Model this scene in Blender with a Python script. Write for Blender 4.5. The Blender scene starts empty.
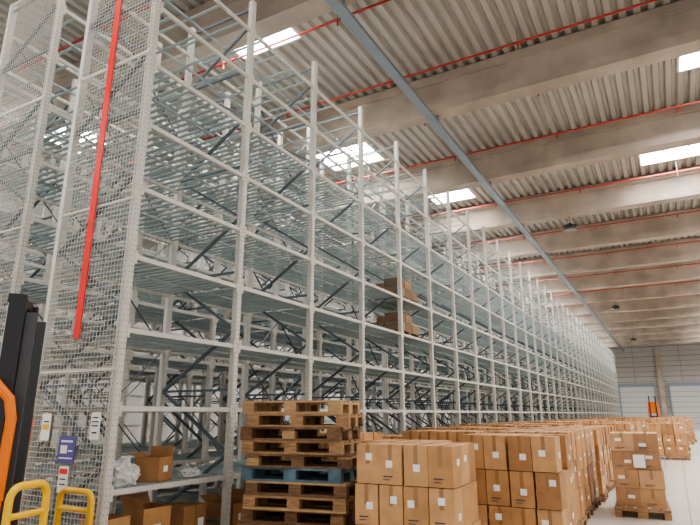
import bpy, math, random
from mathutils import Vector, Matrix
R = random.Random(7)

# ---------------------------------------------------------------- materials
def mat(name, col, rough=0.6, metal=0.0, var=0.0, scale=4.0, bump=0.0, emit=None, estr=0.0, detail=6, col2=None, stretch=None):
    m = bpy.data.materials.new(name); m.use_nodes = True
    nt = m.node_tree; b = nt.nodes['Principled BSDF']
    b.inputs['Base Color'].default_value = (*col, 1)
    b.inputs['Roughness'].default_value = rough
    b.inputs['Metallic'].default_value = metal
    if var > 0 or bump > 0:
        tc = nt.nodes.new('ShaderNodeTexCoord')
        n = nt.nodes.new('ShaderNodeTexNoise'); n.inputs['Scale'].default_value = scale
        n.inputs['Detail'].default_value = detail
        if stretch:
            mp = nt.nodes.new('ShaderNodeMapping'); mp.inputs['Scale'].default_value = stretch
            nt.links.new(tc.outputs['Object'], mp.inputs['Vector']); nt.links.new(mp.outputs[0], n.inputs['Vector'])
        else:
            nt.links.new(tc.outputs['Object'], n.inputs['Vector'])
        if var > 0:
            r = nt.nodes.new('ShaderNodeValToRGB')
            c2 = col2 if col2 else tuple(min(1, c * (1 + var)) for c in col)
            r.color_ramp.elements[0].position = 0.3; r.color_ramp.elements[1].position = 0.7
            r.color_ramp.elements[0].color = (*[c * (1 - var) for c in col], 1)
            r.color_ramp.elements[1].color = (*c2, 1)
            nt.links.new(n.outputs['Fac'], r.inputs['Fac']); nt.links.new(r.outputs[0], b.inputs['Base Color'])
        if bump > 0:
            bp = nt.nodes.new('ShaderNodeBump'); bp.inputs['Strength'].default_value = bump
            bp.inputs['Distance'].default_value = 0.02
            nt.links.new(n.outputs['Fac'], bp.inputs['Height']); nt.links.new(bp.outputs[0], b.inputs['Normal'])
    if emit:
        b.inputs['Emission Color'].default_value = (*emit, 1); b.inputs['Emission Strength'].default_value = estr
    return m

M_WHITE = mat('rack_paint_cream', (0.60, 0.57, 0.52), 0.5, var=0.08, scale=3)
M_HOLE = mat('slot_dark', (0.27, 0.25, 0.225), 0.8)
M_GALV = mat('galvanised_steel', (0.36, 0.40, 0.41), 0.45, 0.35, var=0.15, scale=5)
M_BRACE = mat('brace_steel', (0.13, 0.155, 0.175), 0.5, 0.3, var=0.1)
M_DECK = mat('shelf_deck_steel', (0.38, 0.45, 0.45), 0.45, 0.25, var=0.12, scale=2)
M_WIRE = mat('mesh_wire', (0.56, 0.535, 0.49), 0.5, 0.2)
M_RED = mat('red_paint', (0.75, 0.015, 0.01), 0.4)
M_REDP = mat('sprinkler_pipe_red', (0.42, 0.04, 0.03), 0.45)
M_CONC = mat('beam_concrete', (0.42, 0.355, 0.295), 0.85, var=0.22, scale=1.1, bump=0.3)
M_ROOF = mat('roof_deck_sheet', (0.45, 0.425, 0.385), 0.5, 0.1, var=0.08, scale=0.6)
M_CURB = mat('skylight_curb', (0.85, 0.84, 0.82), 0.5)
M_SKY = mat('skylight_panel', (0.95, 0.97, 1), 0.5, emit=(1.0, 0.99, 0.98), estr=60)
M_TRAY = mat('cable_tray_steel', (0.27, 0.31, 0.34), 0.45, 0.4)
M_CARD = [mat('cardboard_a', (0.47, 0.245, 0.10), 0.55, var=0.16, scale=5, bump=.25),
          mat('cardboard_b', (0.54, 0.30, 0.135), 0.5, var=0.16, scale=5, bump=.25),
          mat('cardboard_c', (0.37, 0.185, 0.075), 0.55, var=0.16, scale=5, bump=.25)]
M_TAPE = mat('packing_tape', (0.33, 0.18, 0.08), 0.2)
M_LABEL = mat('label_paper', (0.85, 0.84, 0.80), 0.6)
M_INK = mat('label_ink', (0.06, 0.06, 0.07), 0.6)
M_CARDIN = mat('cardboard_inside', (0.28, 0.155, 0.07), 0.8)
M_WOOD = [mat('pallet_wood_tan', (0.30, 0.175, 0.085), 0.8, var=0.35, scale=9, stretch=(1, 6, 6)),
          mat('pallet_wood_brown', (0.17, 0.095, 0.05), 0.85, var=0.35, scale=9, stretch=(1, 6, 6)),
          mat('pallet_wood_light', (0.40, 0.25, 0.125), 0.8, var=0.25, scale=9, stretch=(1, 6, 6)),
          mat('pallet_wood_blue', (0.09, 0.15, 0.19), 0.8, var=0.3, scale=9)]
M_YEL = mat('guard_yellow', (0.85, 0.50, 0.02), 0.4)
M_ORG = mat('truck_orange', (0.85, 0.20, 0.01), 0.35)
M_BLK = mat('truck_black', (0.025, 0.025, 0.03), 0.4, 0.2)
M_DKG = mat('truck_grey', (0.07, 0.07, 0.075), 0.5)
M_CHROME = mat('cylinder_chrome', (0.35, 0.35, 0.37), 0.25, 0.9)
M_BLUE = mat('sign_blue', (0.10, 0.09, 0.30), 0.5)
M_BAG = mat('plastic_bag', (0.75, 0.74, 0.72), 0.25)
M_BAG.node_tree.nodes['Principled BSDF'].inputs['Transmission Weight'].default_value = 0.3
M_WALL = mat('wall_sheet', (0.48, 0.465, 0.44), 0.6, var=0.05, scale=0.5)
M_WALLD = mat('wall_joint', (0.27, 0.26, 0.25), 0.6)
M_DOOR = mat('door_sheet', (0.60, 0.60, 0.59), 0.5)
M_LAMP = mat('lamp_housing', (0.07, 0.07, 0.075), 0.4, 0.3)
M_LENS = mat('lamp_lens', (0.30, 0.30, 0.28), 0.2)
M_WRAP = mat('stretch_wrap', (0.75, 0.68, 0.6), 0.22, bump=0.8, scale=7, stretch=(1, 1, 4))
M_WRAP.node_tree.nodes['Principled BSDF'].inputs['Alpha'].default_value = 0.06

# floor with soft mottling + joints
def floor_mat():
    m = bpy.data.materials.new('polished_concrete_floor'); m.use_nodes = True
    nt = m.node_tree; b = nt.nodes['Principled BSDF']
    tc = nt.nodes.new('ShaderNodeTexCoord')
    n = nt.nodes.new('ShaderNodeTexNoise'); n.inputs['Scale'].default_value = 0.7; n.inputs['Detail'].default_value = 10
    r = nt.nodes.new('ShaderNodeValToRGB')
    r.color_ramp.elements[0].color = (0.40, 0.36, 0.315, 1); r.color_ramp.elements[1].color = (0.54, 0.49, 0.43, 1)
    br = nt.nodes.new('ShaderNodeTexBrick'); br.offset = 0; br.inputs['Scale'].default_value = 1
    br.inputs['Brick Width'].default_value = 6; br.inputs['Row Height'].default_value = 6; br.inputs['Mortar Size'].default_value = 0.012
    br.inputs['Color1'].default_value = (1, 1, 1, 1); br.inputs['Color2'].default_value = (1, 1, 1, 1); br.inputs['Mortar'].default_value = (0.45, 0.45, 0.45, 1)
    mx = nt.nodes.new('ShaderNodeMixRGB'); mx.blend_type = 'MULTIPLY'; mx.inputs[0].default_value = 1
    nt.links.new(tc.outputs['Object'], n.inputs['Vector']); nt.links.new(tc.outputs['Object'], br.inputs['Vector'])
    nt.links.new(n.outputs['Fac'], r.inputs['Fac']); nt.links.new(r.outputs[0], mx.inputs[1]); nt.links.new(br.outputs['Color'], mx.inputs[2])
    nt.links.new(mx.outputs[0], b.inputs['Base Color']); b.inputs['Roughness'].default_value = 0.32
    return m
M_FLOOR = floor_mat()

# ---------------------------------------------------------------- mesh builder
class MB:
    def __init__(s): s.v = []; s.f = []; s.mi = []; s.mats = []
    def m(s, mt):
        if mt not in s.mats: s.mats.append(mt)
        return s.mats.index(mt)
    def box(s, c, d, mt, rz=0.0, tilt=None):
        hx, hy, hz = d[0] / 2, d[1] / 2, d[2] / 2
        i = len(s.v); cs, sn = math.cos(rz), math.sin(rz)
        for dx, dy, dz in ((-1,-1,-1),(1,-1,-1),(1,1,-1),(-1,1,-1),(-1,-1,1),(1,-1,1),(1,1,1),(-1,1,1)):
            p = Vector((dx * hx, dy * hy, dz * hz))
            if tilt is not None: p = tilt @ p
            s.v.append((c[0] + p.x * cs - p.y * sn, c[1] + p.x * sn + p.y * cs, c[2] + p.z))
        k = s.m(mt)
        for q in ((0,3,2,1),(4,5,6,7),(0,1,5,4),(1,2,6,5),(2,3,7,6),(3,0,4,7)):
            s.f.append(tuple(i + a for a in q)); s.mi.append(k)
    def bar(s, a, b, w, h, mt):   # box bar between two points
        a = Vector(a); b = Vector(b); d = b - a; L = d.length
        z = d.normalized(); up = Vector((0, 0, 1)) if abs(z.z) < 0.95 else Vector((0, 1, 0))
        x = z.cross(up).normalized(); y = z.cross(x)
        i = len(s.v)
        for p in (a, b):
            for sx, sy in ((-1,-1),(1,-1),(1,1),(-1,1)):
                s.v.append(tuple(p + x * sx * w / 2 + y * sy * h / 2))
        k = s.m(mt)
        for q in ((0,3,2,1),(4,5,6,7),(0,1,5,4),(1,2,6,5),(2,3,7,6),(3,0,4,7)):
            s.f.append(tuple(i + t for t in q)); s.mi.append(k)
    def tube(s, pts, r, mt, n=8):
        pts = [Vector(p) for p in pts]; rings = []
        k = s.m(mt)
        for j, p in enumerate(pts):
            t = (pts[min(j + 1, len(pts) - 1)] - pts[max(j - 1, 0)]).normalized()
            up = Vector((0, 0, 1)) if abs(t.z) < 0.9 else Vector((1, 0, 0))
            if j: up = prev
            x = (up - t * up.dot(t))
            x = x.normalized() if x.length > 1e-4 else t.orthogonal().normalized()
            prev = x; y = t.cross(x); i = len(s.v)
            rr = r[j] if isinstance(r, (list, tuple)) else r
            for a in range(n):
                an = 2 * math.pi * a / n
                s.v.append(tuple(p + x * math.cos(an) * rr + y * math.sin(an) * rr))
            rings.append(i)
        for a, b in zip(rings, rings[1:]):
            for q in range(n):
                s.f.append((a + q, a + (q + 1) % n, b + (q + 1) % n, b + q)); s.mi.append(k)
        s.f.append(tuple(rings[0] + q for q in reversed(range(n)))); s.mi.append(k)
        s.f.append(tuple(rings[-1] + q for q in range(n))); s.mi.append(k)
    def quad(s, pts, mt):
        i = len(s.v); s.v += [tuple(p) for p in pts]; s.f.append(tuple(range(i, i + len(pts)))); s.mi.append(s.m(mt))
    def mesh(s, name):
        me = bpy.data.meshes.new(name); me.from_pydata(s.v, [], s.f)
        for mt in s.mats: me.materials.append(mt)
        me.polygons.foreach_set('material_index', s.mi); me.update(); return me
    def obj(s, name, loc=(0, 0, 0), rz=0, bevel=0):
        o = bpy.data.objects.new(name, s.mesh(name)); o.location = loc; o.rotation_euler = (0, 0, rz)
        bpy.context.collection.objects.link(o)
        if bevel:
            b = o.modifiers.new('bev', 'BEVEL'); b.width = bevel; b.segments = 2; b.limit_method = 'ANGLE'
        return o
def inst(name, me, loc, rz=0):
    o = bpy.data.objects.new(name, me); o.location = loc; o.rotation_euler = (0, 0, rz)
    bpy.context.collection.objects.link(o); return o

# ---------------------------------------------------------------- room shell
XL, XR, YN, YF = -19.0, 20.0, -3.0, 75.0
HB = 8.9; HD = 9.95
b = MB(); b.box(((XL + XR) / 2, (YN + YF) / 2, -0.1), (XR - XL, YF - YN, 0.2), M_FLOOR); b.obj('floor')

b = MB()
b.box(((XL + XR) / 2, YF + 0.1, 5), (XR - XL, 0.2, 10.4), M_WALL)
for k in range(1, 18): b.box(((XL + XR) / 2, YF - 0.01, k * 0.575), (XR - XL, 0.03, 0.05 if k % 2 else .09), M_WALLD)
x = XL + 1
while x < XR:
    b.box((x, YF - 0.01, 5), (0.06, 0.04, 10), M_WALLD); x += 4.8
b.obj('wall_back')
for x in (-13, -7, -1.0, 4.8, 10.8):
    b = MB(); b.box((x, YF - 0.3, 4.44), (0.5, 0.4, 8.88), M_CONC); b.box((x, YF - .3, .1), (.6, .46, .2), M_CONC); b.obj('column')
b = MB(); b.box((XL - 0.1, (YN + YF) / 2, 5), (0.2, YF - YN, 10.4), M_WALL)
for k in range(1, 9): b.box((XL + 0.01, (YN + YF) / 2, k * 1.15), (0.03, YF - YN, 0.04), M_WALLD)
b.obj('wall_left')
# sectional dock doors in the back wall
for i, x in enumerate((-3.6, 1.6, 7.4)):
    b = MB()
    b.box((x, YF - 0.08, 2.3), (3.6, 0.06, 4.6), M_DOOR)
    for k in range(1, 8): b.box((x, YF - 0.115, k * 0.575), (3.6, 0.02, 0.05), M_WALLD)
    for sx in (-1, 1): b.box((x + sx * 1.88, YF - 0.10, 2.35), (0.16, 0.12, 4.7), M_TRAY)
    b.box((x, YF - 0.11, 4.8), (3.9, 0.14, 0.4), M_TRAY)
    b.obj('door_%d' % (i + 1))

# beams
SP = 4.8; Y0 = 7.4
beams = [Y0 + SP * k for k in range(-2, 14)]
for yb in beams:
    if yb > YF - 0.5: continue
    b = MB(); w = 0.46
    b.box(((XL + XR) / 2, yb, HB + 0.13), (XR - XL, w, 0.26), M_CONC)
    b.box(((XL + XR) / 2, yb, HB + 0.52), (XR - XL, w - 0.10, 0.52), M_CONC)
    b.box(((XL + XR) / 2, yb, HB + 0.90), (XR - XL, w, 0.24), M_CONC)
    b.obj('ceiling_beam')
# ceiling deck, trapezoid ribs running along Y, with skylight openings
# per-bay openings: list of (x_lo, x_hi, y offset from the middle of the bay)
SKC = {1: [(-7.9, -6.3, 0), (8, 9.6, 0), (-16, -14.4, 0)], 2: [(8, 9.6, 0), (-16, -14.4, 0)],
       3: [(-8.0, -6.5, -1.4), (8, 9.6, 0), (-16, -14.4, 0)],
       4: [(-9.3, -7.6, 0.5), (1.4, 3.0, -0.4), (8, 9.6, 0)],
       5: [(-7.4, -5.9, 0.6), (0.3, 2.0, 0.55), (8, 9.6, 0), (-16, -14.4, 0)]}
b = MB(); per = 0.28; k = b.m(M_ROOF)
prof = [(0, 0), (0.12, 0), (0.16, 0.10), (0.24, 0.10), (0.28, 0)]
def strip(xa, ya, yb):
    i = len(b.v)
    for (px, pz) in prof: b.v.append((xa + px, ya, HD + pz)); b.v.append((xa + px, yb, HD + pz))
    for q in range(4):
        b.f.append((i + 2*q, i + 2*q + 1, i + 2*q + 3, i + 2*q + 2)); b.mi.append(k)
sky_cells = []
ys = [YN] + beams + [YF + 1]
for bi, (a, c) in enumerate(zip(ys, ys[1:])):
    cells = SKC.get(bi, [(-7.4, -5.8, 0), (3.2, 4.8, 0), (10, 11.6, 0), (-16, -14.4, 0)])
    if bi == len(ys) - 2 or bi == 0: cells = []
    ym = (a + c) / 2
    x = XL; done = {}
    while x < XR:
        hit = None
        for ci, (lo, hi, dy) in enumerate(cells):
            if x + per > lo and x < hi: hit = ci
        if hit is None: strip(x, a, c)
        else:
            yc = ym + cells[hit][2]
            strip(x, a, yc - .72); strip(x, yc + .72, c)
            d = done.setdefault(hit, [x, x + per, yc - .72, yc + .72]); d[1] = x + per
        x += per
    sky_cells += list(done.values())
b.obj('ceiling')
for ci, (lo, hi, s0, s1) in enumerate(sky_cells):
    b = MB(); zt = HD + 0.42
    b.quad([(lo, s0, zt), (hi, s0, zt), (hi, s1, zt), (lo, s1, zt)], M_SKY)
    b.box((lo, (s0 + s1) / 2, HD + 0.22), (0.05, s1 - s0, 0.45), M_CURB)
    b.box((hi, (s0 + s1) / 2, HD + 0.22), (0.05, s1 - s0, 0.45), M_CURB)
    b.box(((lo + hi) / 2, s0, HD + 0.22), (hi - lo, 0.05, 0.45), M_CURB)
    b.box(((lo + hi) / 2, s1, HD + 0.22), (hi - lo, 0.05, 0.45), M_CURB)
    for j in range(1, 3): b.box((lo + (hi - lo) * j / 3, (s0 + s1) / 2, zt - 0.04), (0.05, s1 - s0, 0.06), M_TRAY)
    b.obj('window_%d' % (ci + 1))

# sprinkler pipes
for j, (a, c) in enumerate(zip(beams, beams[1:])):
    for t in (0.24, 0.78):
        b = MB()
        y = a + (c - a) * t; zp = HD - 0.42
        b.tube([(XL + .3, y, zp), (XR - .3, y, zp)], 0.028, M_REDP, 6)
        x = XL + 1.5
        while x < XR:
            b.tube([(x, y, zp), (x, y, zp - 0.15)], 0.02, M_REDP, 5)
            b.bar((x, y, zp), (x, y, HD - .005), 0.015, 0.015, M_TRAY); x += 3.1
        b.obj('sprinkler_pipe')

# cable tray along Y under beams
b = MB(); tx = -4.4; tz = HB - 0.15
for s in (-1, 1): b.box((tx + s * 0.10, 36, tz), (0.015, 76, 0.08), M_TRAY)
b.box((tx, 36, tz - 0.04), (0.20, 76, 0.012), M_TRAY)
for yb in beams: b.box((tx, yb, tz + 0.055), (0.26, 0.05, 0.18), M_TRAY)
for o in (-0.06, 0.0, 0.06): b.tube([(tx + o, -1.5, tz - 0.01), (tx + o, 73, tz - 0.01)], 0.018, M_BLK, 6)
b.obj('cable_tray')

# high bay lamps
bl = MB()
bl.tube([(0, 0, 0.55), (0, 0, 0.22)], 0.012, M_LAMP, 6)
bl.tube([(0, 0, 0.26), (0, 0, 0.20), (0, 0, 0.12), (0, 0, 0.06), (0, 0, 0.0)], [0.08, 0.13, 0.14, 0.24, 0.27], M_LAMP, 20)
bl.tube([(0, 0, 0.0), (0, 0, -0.015)], 0.24, M_LENS, 20)
for a in range(12):
    an = a * math.pi / 6
    bl.box((0.17 * math.cos(an), 0.17 * math.sin(an), 0.14), (0.10, 0.012, 0.16), M_LAMP, rz=an)
lamp_me = bl.mesh('high_bay_lamp')
for k in (5, 9, 13): inst('high_bay_lamp', lamp_me, (-2.6, beams[k], HB - 0.552))

# ---------------------------------------------------------------- racks
BAY = 1.81; NB = 35; DEP = 1.30; YS = 4.0; TOP = 7.92
LV = [0.14] + [0.86 + 0.815 * k for k in range(9)]
def rack_mesh():
    b = MB()
    U = 0.078
    for i in range(NB + 1):
        y = YS + i * BAY
        for x, mt in ((0, M_WHITE), (-DEP, M_WHITE)):
            b.box((x, y, TOP / 2), (0.018, U, TOP), mt)
            b.box((x - 0.035, y - U / 2, TOP / 2), (0.07, 0.012, TOP), mt)
            b.box((x - 0.035, y + U / 2, TOP / 2), (0.07, 0.012, TOP), mt)
            b.box((x - 0.02, y, 0.006), (0.14, 0.16, 0.012), M_GALV)
        if i < 4:
            z = 0.1
            while z < TOP:
                b.box((0.0095, y - 0.02, z), (0.002, 0.009, 0.018), M_HOLE)
                b.box((0.0095, y + 0.02, z), (0.002, 0.009, 0.018), M_HOLE)
                if i == 0: b.box((-0.035, y - U / 2 - 0.0065, z), (0.012, 0.002, 0.018), M_HOLE)
                z += 0.06
        # frame lacing
        z = 0.3; s = 0
        while z < TOP - 0.8:
            b.bar((-0.05 if s else -DEP + 0.0, y, z), (-DEP + 0.0 if s else -0.05, y, z + 0.8), 0.04, 0.035, M_BRACE)
            if s == 0: b.bar((-0.05, y, z), (-DEP, y, z), 0.035, 0.03, M_BRACE)
            z += 0.8; s = 1 - s
        b.bar((-0.05, y, TOP - 0.12), (-DEP, y, TOP - 0.12), 0.035, 0.03, M_BRACE)
    for i in range(NB):
        ya = YS + i * BAY + U / 2 + .002; yb = YS + (i + 1) * BAY - U / 2 - .002; ym = (ya + yb) / 2
        for li, z in enumerate(LV):
            b.box((-0.015, ym, z - 0.025), (0.035, yb - ya, 0.052), M_WHITE)
            b.box((-DEP + 0.0, ym, z - 0.025), (0.035, yb - ya, 0.052), M_WHITE)
            if i < 6:
                for yy in (ya + 0.012, yb - 0.012): b.box((0.008, yy, z - 0.03), (0.012, 0.03, 0.15), M_WHITE)
            if li >= len(LV) - 2: ns, cov = 4, 0.10
            elif li >= 5: ns, cov = 14, 0.44
            else: ns, cov = 14, 0.66
            for s in range(ns):
                yc = ya + (yb - ya) * (s + 0.5) / ns
                b.box((-DEP / 2 - .008, yc, z - 0.008), (DEP - 0.06, (yb - ya) / ns * cov, 0.012), M_DECK)
            b.box((-DEP / 2, ym, z - 0.032), (0.03, yb - ya, 0.03), M_GALV)
        if i % 2 == 0:
            z = 0.86
            while z + 1.63 < TOP:
                b.bar((-DEP - 0.02, ya, z), (-DEP - 0.02, yb, z + 1.63), 0.03, 0.006, M_BRACE)
                b.bar((-DEP - 0.026, yb, z), (-DEP - 0.026, ya, z + 1.63), 0.03, 0.006, M_BRACE)
                z += 1.63
    # end mesh panel
    ye = YS - 0.06
    z = 0.15
    while z < TOP - 0.05:
        b.box((-DEP / 2, ye, z), (DEP, 0.0055, 0.0055), M_WIRE); z += 0.055
    x = -DEP
    while x <= 0.001:
        b.box((x, ye + .005, TOP / 2 + 0.05), (0.0055, 0.0055, TOP - 0.2), M_WIRE); x += 0.055
    for z in (0.15, 2.05, 3.95, 5.85, TOP - 0.05): b.box((-DEP / 2, ye + .01, z), (DEP, 0.02, 0.03), M_WHITE)
    b.box((-DEP, ye + .01, TOP / 2 + .05), (0.05, 0.02, TOP - .2), M_WHITE)
    return b.mesh('storage_rack')
rm = rack_mesh()
for x in (-5.0, -7.1, -9.4, -11.5):
    inst('storage_rack', rm, (x, 0, 0))

# red vertical strip on the end of the front rack
b = MB(); b.box((-5.66, YS - 0.085, (2.40 + TOP) / 2), (0.105, 0.012, TOP - 2.40), M_RED)
b.obj('red_marking_strip')
# notice signs
def sign(name, x, z, w, h, bg, rows, y=YS - 0.09):
    b = MB(); b.box((x, y, z), (w, 0.008, h), bg)
    for (dx, dz, ww, hh, mt) in rows: b.box((x + dx * w, y - 0.005, z + dz * h), (ww * w, 0.004, hh * h), mt)
    return b.obj(name)
sign('notice_sign', -5.17, 1.48, 0.14, 0.27, M_LABEL, [(0, .3, .6, .04, M_INK), (0, .15, .7, .04, M_INK), (0, 0, .7, .04, M_INK), (0, -.25, .5, .06, M_INK)])
sign('load_rating_sign', -5.58, 1.24, 0.27, 0.27, M_BLUE, [(0, .3, .7, .07, M_LABEL), (-.15, 0, .4, .3, M_LABEL), (.25, -.05, .25, .06, M_LABEL), (0, -.32, .8, .05, M_LABEL)])
sign('warning_sign', -5.58, 0.95, 0.15, 0.25, M_LABEL, [(0, .3, .8, .2, M_RED), (0, 0, .6, .05, M_INK), (0, -.2, .6, .05, M_INK)])
sign('notice_sign', -5.98, 1.46, 0.15, 0.28, M_LABEL, [(0, .2, .6, .05, M_INK), (0, 0, .7, .2, M_YEL)])

# ---------------------------------------------------------------- pallets
def pallet_into(b, cx, cy, z, mt, rz=0, L=1.2, W=0.8, mts=None):
    cs, sn = math.cos(rz), math.sin(rz)
    def bx(x, y, zz, dx, dy, dz):
        m = R.choice(mts) if mts and R.random() < .25 else mt
        b.box((cx + x * cs - y * sn, cy + x * sn + y * cs, z + zz), (dx, dy, dz), m, rz=rz)
    for y, w in ((-W/2 + .05, .1), (0, .145), (W/2 - .05, .1)):
        bx(0, y, 0.011, L, w, 0.022)
        for x in (-L/2 + .0725, 0, L/2 - .0725): bx(x, y, 0.022 + 0.039, .145, w, 0.078)
    for x in (-L/2 + .0725, 0, L/2 - .0725): bx(x, 0, 0.111, .145, W, 0.022)
    for y, w in ((-W/2 + .0725, .145), (-.18, .1), (0, .145), (.18, .1), (W/2 - .0725, .145)): bx(0, y, 0.133, L, w, 0.022)

b = MB(); seq = [1, 0, 1, 1, 0, 1, 3, 1, 0, 1, 0, 2]
for k, s in enumerate(seq):
    pallet_into(b, R.uniform(-.05, .05), R.uniform(-.04, .04), k * 0.1455, M_WOOD[s], R.uniform(-.06, .06), mts=None if s == 3 else M_WOOD[:3])
b.obj('pallet_stack', (-3.86, 5.80, 0), math.radians(14))

def box_stack(nx, ny, nz, bw, bd, bh, seed, drop=0.12, pal=True, wrap=False, prz=0):
    r = random.Random(seed); b = MB()
    z0 = 0.0
    if pal: pallet_into(b, 0, 0, 0, M_WOOD[r.choice([0, 0, 1])], prz); z0 = 0.146
    for k in range(nz):
        for i in range(nx):
            for j in range(ny):
                if k == nz - 1 and r.random() < drop: continue
                x = (i - (nx - 1) / 2) * bw + r.uniform(-.010, .010) + (0.01 * k * (r.random() - .5))
                y = (j - (ny - 1) / 2) * bd + r.uniform(-.012, .012)
                a = r.uniform(-.03, .03); z = z0 + k * bh + bh / 2
                w, d, h = bw * .95, bd * .95, bh * .98
                cm = M_CARD[r.choice([0, 0, 1, 1, 2])]
                b.box((x, y, z), (w, d, h), cm, rz=a)
                if i in (0, nx - 1) or j in (0, ny - 1) or k == nz - 1:
                    b.box((x, y, z + h * .25), (0.042, d + .003, h * .505), M_TAPE, rz=a)
                    if k == nz - 1: b.box((x, y, z + h/2 + .0005), (.006, d * .98, .002), M_CARDIN, rz=a)
                    if r.random() < .75:
                        sx = r.uniform(-.22, .22) * w; b.box((x + sx, y - d/2 - .003, z + r.uniform(-.15, .25) * h), (w * .28, .004, h * .18), M_LABEL, rz=a)
                    if r.random() < .6:   # printed lines on the carton
                        b.box((x - .1 * w, y - d/2 - .003, z - .30 * h), (w * .4, .002, .012), M_INK, rz=a)
                        b.box((x - .15 * w, y - d/2 - .003, z - .38 * h), (w * .3, .002, .008), M_INK, rz=a)
                    if r.random() < .5:
                        b.box((x + w/2 + .003, y + r.uniform(-.2, .2) * d, z + r.uniform(-.2, .2) * h), (.004, d * .28, h * .16), M_LABEL, rz=a)
    if wrap:
        W, D, H = nx * bw / 2 + .018, ny * bd / 2 + .018, z0 + nz * bh + .006
        ring = []; zz = [z0 - .03 + (H - z0 + .03) * t / 8 for t in range(9)]
        for z in zz:
            e = .004 + r.uniform(0, .012)
            ring.append([(-W - e, -D - e, z), (W + e, -D - e, z), (W + e, D + e, z), (-W - e, D + e, z)])
        for a, c in zip(ring, ring[1:]):
            for q in range(4): b.quad([a[q], a[(q + 1) % 4], c[(q + 1) % 4], c[q]], M_WRAP)
        b.box((W * .1, -D - .02, H * .66), (.17, .004, .2), M_LABEL)
        b.box((W + .02, -D * .3, H * .66), (.004, .17, .2), M_LABEL)
    return b.mesh('pallet_of_boxes')
variants = [box_stack(4, 3, 3, .265, .28, .385, 1), box_stack(4, 3, 3, .29, .28, .40, 2, .2), box_stack(3, 2, 4, .39, .40, .29, 3, .1),
            box_stack(3, 3, 3, .38, .27, .37, 4, .15), box_stack(4, 2, 4, .29, .40, .30, 5, .25), box_stack(3, 2, 3, .36, .40, .34, 6, .4)]
pp = 'pallet_of_boxes'
inst(pp, box_stack(4, 3, 3, .262, .28, .385, 21, .0), (-2.43, 5.78, 0), 0.03)
inst(pp, box_stack(4, 3, 3, .285, .28, .40, 22, .1), (-1.80, 7.5, 0), -0.04)
y = 7.2
row = 0
while y < 50:
    for c, xx in enumerate((-1.98, -3.22, -4.3)):
        if y < 8.6 and c == 0: continue
        if R.random() < (0.05 if y < 20 else .15): continue
        if c == 0 and y > 17: xx += .35
        inst(pp, variants[R.randrange(6)], (xx + R.uniform(-.04, .04), y + (0.35 if c == 0 else 0) + R.uniform(-.05, .05), 0), R.uniform(-.04, .04))
    y += 1.12 if row % 4 else 1.6
    row += 1
lone = box_stack(2, 2, 4, .38, .46, .285, 11, 0, wrap=True, prz=math.pi / 2)
inst(pp, lone, (-0.68, 11.2, 0), math.radians(3))
wr = box_stack(3, 2, 4, .36, .38, .32, 12, .1, wrap=True)
for (x, y, r) in ((-0.35, 24.5, .03), (-0.3, 26.2, -.05), (-.25, 30.5, 0.1), (0.1, 37, 0), (0.3, 40, 0), (0.2, 47, 0.1), (-.9, 52, 0), (0.2, 55, 0)):
    inst(pp, wr if R.random() < .6 else variants[R.randrange(6)], (x, y, 0), r)

# ---------------------------------------------------------------- things in the rack
def open_carton(name, loc, w, d, h, rz=0, flaps=(1, 1, 1, 1), fill=True):
    b = MB(); t = 0.006; c = M_CARD[R.randrange(3)]
    b.box((0, 0, t / 2), (w, d, t), c)
    for s in (-1, 1):
        b.box((s * (w - t) / 2, 0, h / 2), (t, d, h), c); b.box((0, s * (d - t) / 2, h / 2), (w, t, h), c)
    for i, f in enumerate(flaps):
        if not f: continue
        a = R.uniform(0.3, 1.0); L = d * .36
        if i < 2:
            s = -1 if i == 0 else 1
            b.quad([(s*w/2, -d/2, h), (s*w/2, d/2, h), (s*(w/2 + L*math.cos(a)), d/2, h + L*math.sin(a)), (s*(w/2 + L*math.cos(a)), -d/2, h + L*math.sin(a))], c)
        else:
            s = -1 if i == 2 else 1
            a = R.uniform(1.0, 1.4)
            b.quad([(-w/2, s*d/2, h), (w/2, s*d/2, h), (w/2, s*(d/2 + L*math.cos(a)), h + L*math.sin(a)), (-w/2, s*(d/2 + L*math.cos(a)), h + L*math.sin(a))], c)
    if fill: b.box((0, 0, h * .55), (w * .94, d * .94, .01), M_CARDIN)
    b.box((w/2 + .002, 0, h * .5), (.003, d * .3, h * .25), M_LABEL)
    return b.obj(name, loc, rz)
def closed_carton(loc, w, d, h, rz=0):
    b = MB(); b.box((0, 0, h/2), (w, d, h), M_CARD[R.randrange(3)])
    b.box((0, 0, h * .6), (w + .003, .05, h * .805), M_TAPE); b.box((w/2 + .002, d * .25, h * .5), (.003, d * .25, h * .25), M_LABEL)
    b.obj('carton', loc, rz, bevel=.004)
S1 = LV[1] + .002; S0 = LV[0] + .002
open_carton('open_carton', (-5.32, 4.86, S1), .30, .30, .26, .3, (1, 0, 0, 1))
open_carton('open_carton', (-5.32, 4.27, S0), .36, .34, .42, .1, (1, 0, 0, 0))
open_carton('open_carton', (-5.30, 4.80, S0), .38, .36, .46, -.1, (1, 0, 1, 0))
closed_carton((-5.35, 5.40, S0), .40, .40, .40, .05)
open_carton('open_carton', (-5.30, 6.15, S0), .42, .38, .34, .12, (1, 0, 0, 1))
open_carton('open_carton', (-5.30, 6.85, S0), .38, .40, .30, -.15, (1, 0, 0, 1))
closed_carton((-5.4, 7.35, S0), .36, .32, .34, .1)
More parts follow.
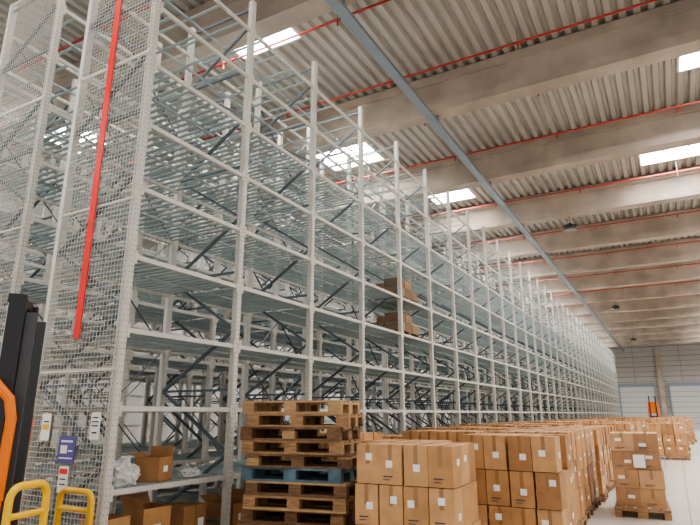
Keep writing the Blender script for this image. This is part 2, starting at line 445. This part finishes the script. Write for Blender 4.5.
def bag(loc, sx, sy, sz, seed):
    import bmesh
    from mathutils import noise
    bm = bmesh.new(); bmesh.ops.create_icosphere(bm, subdivisions=4, radius=1)
    for v in bm.verts:
        n = noise.noise(v.co * 2.2 + Vector((seed, 0, 0))) * .45 + abs(noise.noise(v.co * 6 + Vector((seed, 3, 0)))) * .3
        v.co *= 1 + n
        v.co = Vector((v.co.x * sx, v.co.y * sy, max(v.co.z, -.55) * sz + .55 * sz))
    me = bpy.data.meshes.new('plastic_bag'); bm.to_mesh(me); bm.free(); me.materials.append(M_BAG)
    return inst('plastic_bag', me, loc)
bag((-5.28, 4.34, S1), .18, .20, .16, 1)
bag((-5.22, 5.35, S1), .09, .14, .06, 4)
M_OLD = mat('cardboard_old', (0.20, 0.125, 0.075), 0.8, var=.2)
M_OLD2 = mat('cardboard_old_light', (0.28, 0.18, 0.10), 0.8, var=.2)
for (y, lv) in ((YS + 4.5 * BAY, 4), (YS + 4.5 * BAY, 5)):
    b = MB(); pallet_into(b, 0, 0, 0, M_WOOD[1], math.pi / 2)
    for i in range(3):
        for j in range(2):
            for q in range(2 if (i + j) % 3 else 1): b.box((-.20 + j * .40, -.38 + i * .38, .146 + .1 + q * .2), (.37, .36, .195), M_OLD if (i + q) % 2 else M_OLD2)
    b.obj(pp, (-5.60, y, LV[lv] + .001))

# ---------------------------------------------------------------- yellow guards
def guard(loc, rz, w, h):
    b = MB(); r = .028; c = .09; x0, x1 = -w / 2, w / 2
    pts = [(x0, 0, 0), (x0, 0, h - c)] + [(x0 + c - c * math.cos(a), 0, h - c + c * math.sin(a)) for a in (math.pi/8, math.pi/4, 3*math.pi/8, math.pi/2)]
    pts += [(x1 - c + c * math.sin(a), 0, h - c + c * math.cos(a)) for a in (0, math.pi/8, math.pi/4, 3*math.pi/8, math.pi/2)] + [(x1, 0, 0)]
    b.tube(pts, r, M_YEL, 12)
    for k in (.82, .5): b.tube([(x0, 0, h * k), (x1, 0, h * k)], r * .8, M_YEL, 10)
    for x in (x0, x1): b.box((x, 0, .006), (.14, .14, .012), M_YEL)
    b.obj('safety_barrier', loc, rz)
guard((-4.16, 2.66, 0), math.radians(104), .34, 1.10)
guard((-5.00, 3.66, 0), 0, .46, .90)

# ---------------------------------------------------------------- forklift (reach stacker)
def forklift(loc, rz):
    p = bpy.data.objects.new('forklift', None); p.location = loc; p.rotation_euler = (0, 0, rz); p.scale = (1.07, 1.07, 1.07)
    bpy.context.collection.objects.link(p)
    def add(b, n, bevel=0):
        o = b.obj(n, bevel=bevel); o.parent = p
    b = MB()
    for s in (-1, 1):
        b.box((0, s * .30, 1.22), (.11, .025, 2.36), M_BLK); b.box((-.05, s * .275, 1.22), (.02, .07, 2.36), M_BLK); b.box((.05, s * .275, 1.22), (.02, .07, 2.36), M_BLK)
        b.box((.10, s * .25, 1.16), (.08, .03, 2.22), M_DKG)
        b.tube([(-.05, s * .17, .1), (-.05, s * .17, 1.3)], .035, M_BLK, 12); b.tube([(-.05, s * .17, 1.3), (-.05, s * .17, 2.25)], .02, M_CHROME, 12)
        for q in range(26): b.box((.04, s * .11, .25 + q * .075), (.02, .018, .055), M_DKG)
    for z in (.15, 1.1, 2.37): b.box((-.02, 0, z), (.1, .62, .07), M_BLK)
    add(b, 'mast', .004)
    b = MB()
    for z in (.18, .55): b.box((.17, 0, z), (.04, .62, .08), M_BLK)
    for s in (-1, 1):
        b.box((.20, s * .2, .36), (.03, .1, .5), M_BLK); b.box((.60, s * .2, .10), (.82, .1, .035), M_BLK)
        b.box((.36, s * .36, .10), (.7, .1, .14), M_ORG)
        b.tube([(.6, s * .36 - .04, .07), (.6, s * .36 + .04, .07)], .07, M_DKG, 16)
    add(b, 'forks', .004)
    b = MB()
    b.box((-.62, 0, .55), (1.0, .86, .8), M_ORG); b.box((-.62, 0, .12), (1.04, .88, .12), M_DKG)
    for s in (-1, 1): b.box((-.04, s * .40, .62), (.30, .06, .64), M_ORG)
    b.box((-.46, 0, 1.05), (.5, .8, .22), M_DKG)
    b.box((-.9, .1, 1.0), (.3, .5, .12), M_BLK); b.box((-1.06, .1, 1.25), (.1, .46, .5), M_BLK)
    add(b, 'chassis', .03)
    b = MB()
    for s in (-1, 1):
        b.tube([(.08, s * .40, .9), (.09, s * .40, 1.46), (.06, s * .40, 1.60), (-.04, s * .40, 1.71), (-.18, s * .40, 1.74), (-.9, s * .40, 1.76), (-1.05, s * .40, 1.68), (-1.1, s * .40, 1.5), (-1.1, s * .40, .9)], .038, M_ORG, 10)
        b.box((-.08, s * .40, 1.30), (.26, .03, .66), M_BLK)
        b.tube([(-.04, s * .42 , 1.40), (-.04, s * .47, 1.40)], .05, M_LABEL, 16)
    for q in range(6): b.bar((-.25 - q * .14, -.4, 1.755), (-.25 - q * .14, .4, 1.755), .025, .03, M_BLK)
    b.tube([(-.32, .1, 1.1), (-.42, .1, 1.32)], .02, M_BLK, 8)
    ring = [(-.42 + .12 * math.cos(a * math.pi / 8), .1 + .15 * math.sin(a * math.pi / 8), 1.33 + .05 * math.cos(a * math.pi / 8)) for a in range(17)]
    b.tube(ring, .014, M_BLK, 8)
    add(b, 'overhead_guard')
    b = MB()
    for s in (-1, 1): b.tube([(-.95, s * .3 - .06, .16), (-.95, s * .3 + .06, .16)], .16, M_BLK, 24)
    add(b, 'wheels')
forklift((-4.93, 2.87, 0), math.radians(50))

# far order picker (orange) by the back wall
def far_truck(loc):
    p = bpy.data.objects.new('order_picker_truck', None); p.location = loc
    bpy.context.collection.objects.link(p)
    b = MB(); b.box((0, 0, .6), (.9, 1.5, .9), M_ORG); b.box((0, 0, .15), (.92, 1.55, .14), M_DKG); b.box((0, .4, 1.2), (.8, .5, .35), M_BLK)
    for s in (-1, 1):
        b.tube([(s * .4, -.7, 1), (s * .4, -.7, 2.1), (s * .4, .5, 2.1), (s * .4, .7, 1)], .06, M_ORG, 8)
        b.box((s * .25, -.95, 1.6), (.1, .12, 3.1), M_BLK); b.box((s * .25, -1.5, .12), (.1, 1.1, .04), M_BLK)
        b.tube([(s * .4 - .05, .5, .2), (s * .4 + .05, .5, .2)], .2, M_BLK, 16)
    b.box((0, -.6, 2.1), (.8, .5, 1.0), M_ORG)
    o = b.obj('truck_body'); o.parent = p
far_truck((-1.7, 60, 0))

# ---------------------------------------------------------------- light
w = bpy.data.worlds.new('World'); bpy.context.scene.world = w; w.use_nodes = True
w.node_tree.nodes['Background'].inputs[0].default_value = (1.0, 0.97, 0.93, 1)
w.node_tree.nodes['Background'].inputs[1].default_value = 1.0
for y in (9, 24, 40, 58):
    for x in (-7, 1):
        L = bpy.data.lights.new('skylight_fill', 'AREA'); L.shape = 'RECTANGLE'; L.size = 5; L.size_y = 12; L.energy = 350; L.color = (1, .98, .95)
        o = bpy.data.objects.new('skylight_fill', L); o.location = (x, y, 8.75); bpy.context.collection.objects.link(o)
try:
    bpy.context.scene.view_settings.look = 'AgX - Medium High Contrast'
except Exception as e:
    print(e)

# ---------------------------------------------------------------- camera
cam = bpy.data.cameras.new('camera'); cam.sensor_width = 36; cam.lens = 28.8; cam.clip_end = 300
co = bpy.data.objects.new('camera', cam); co.location = (0, 0, 1.6)
co.rotation_euler = (math.radians(105.1), 0, math.radians(29.3))
bpy.context.collection.objects.link(co); bpy.context.scene.camera = co
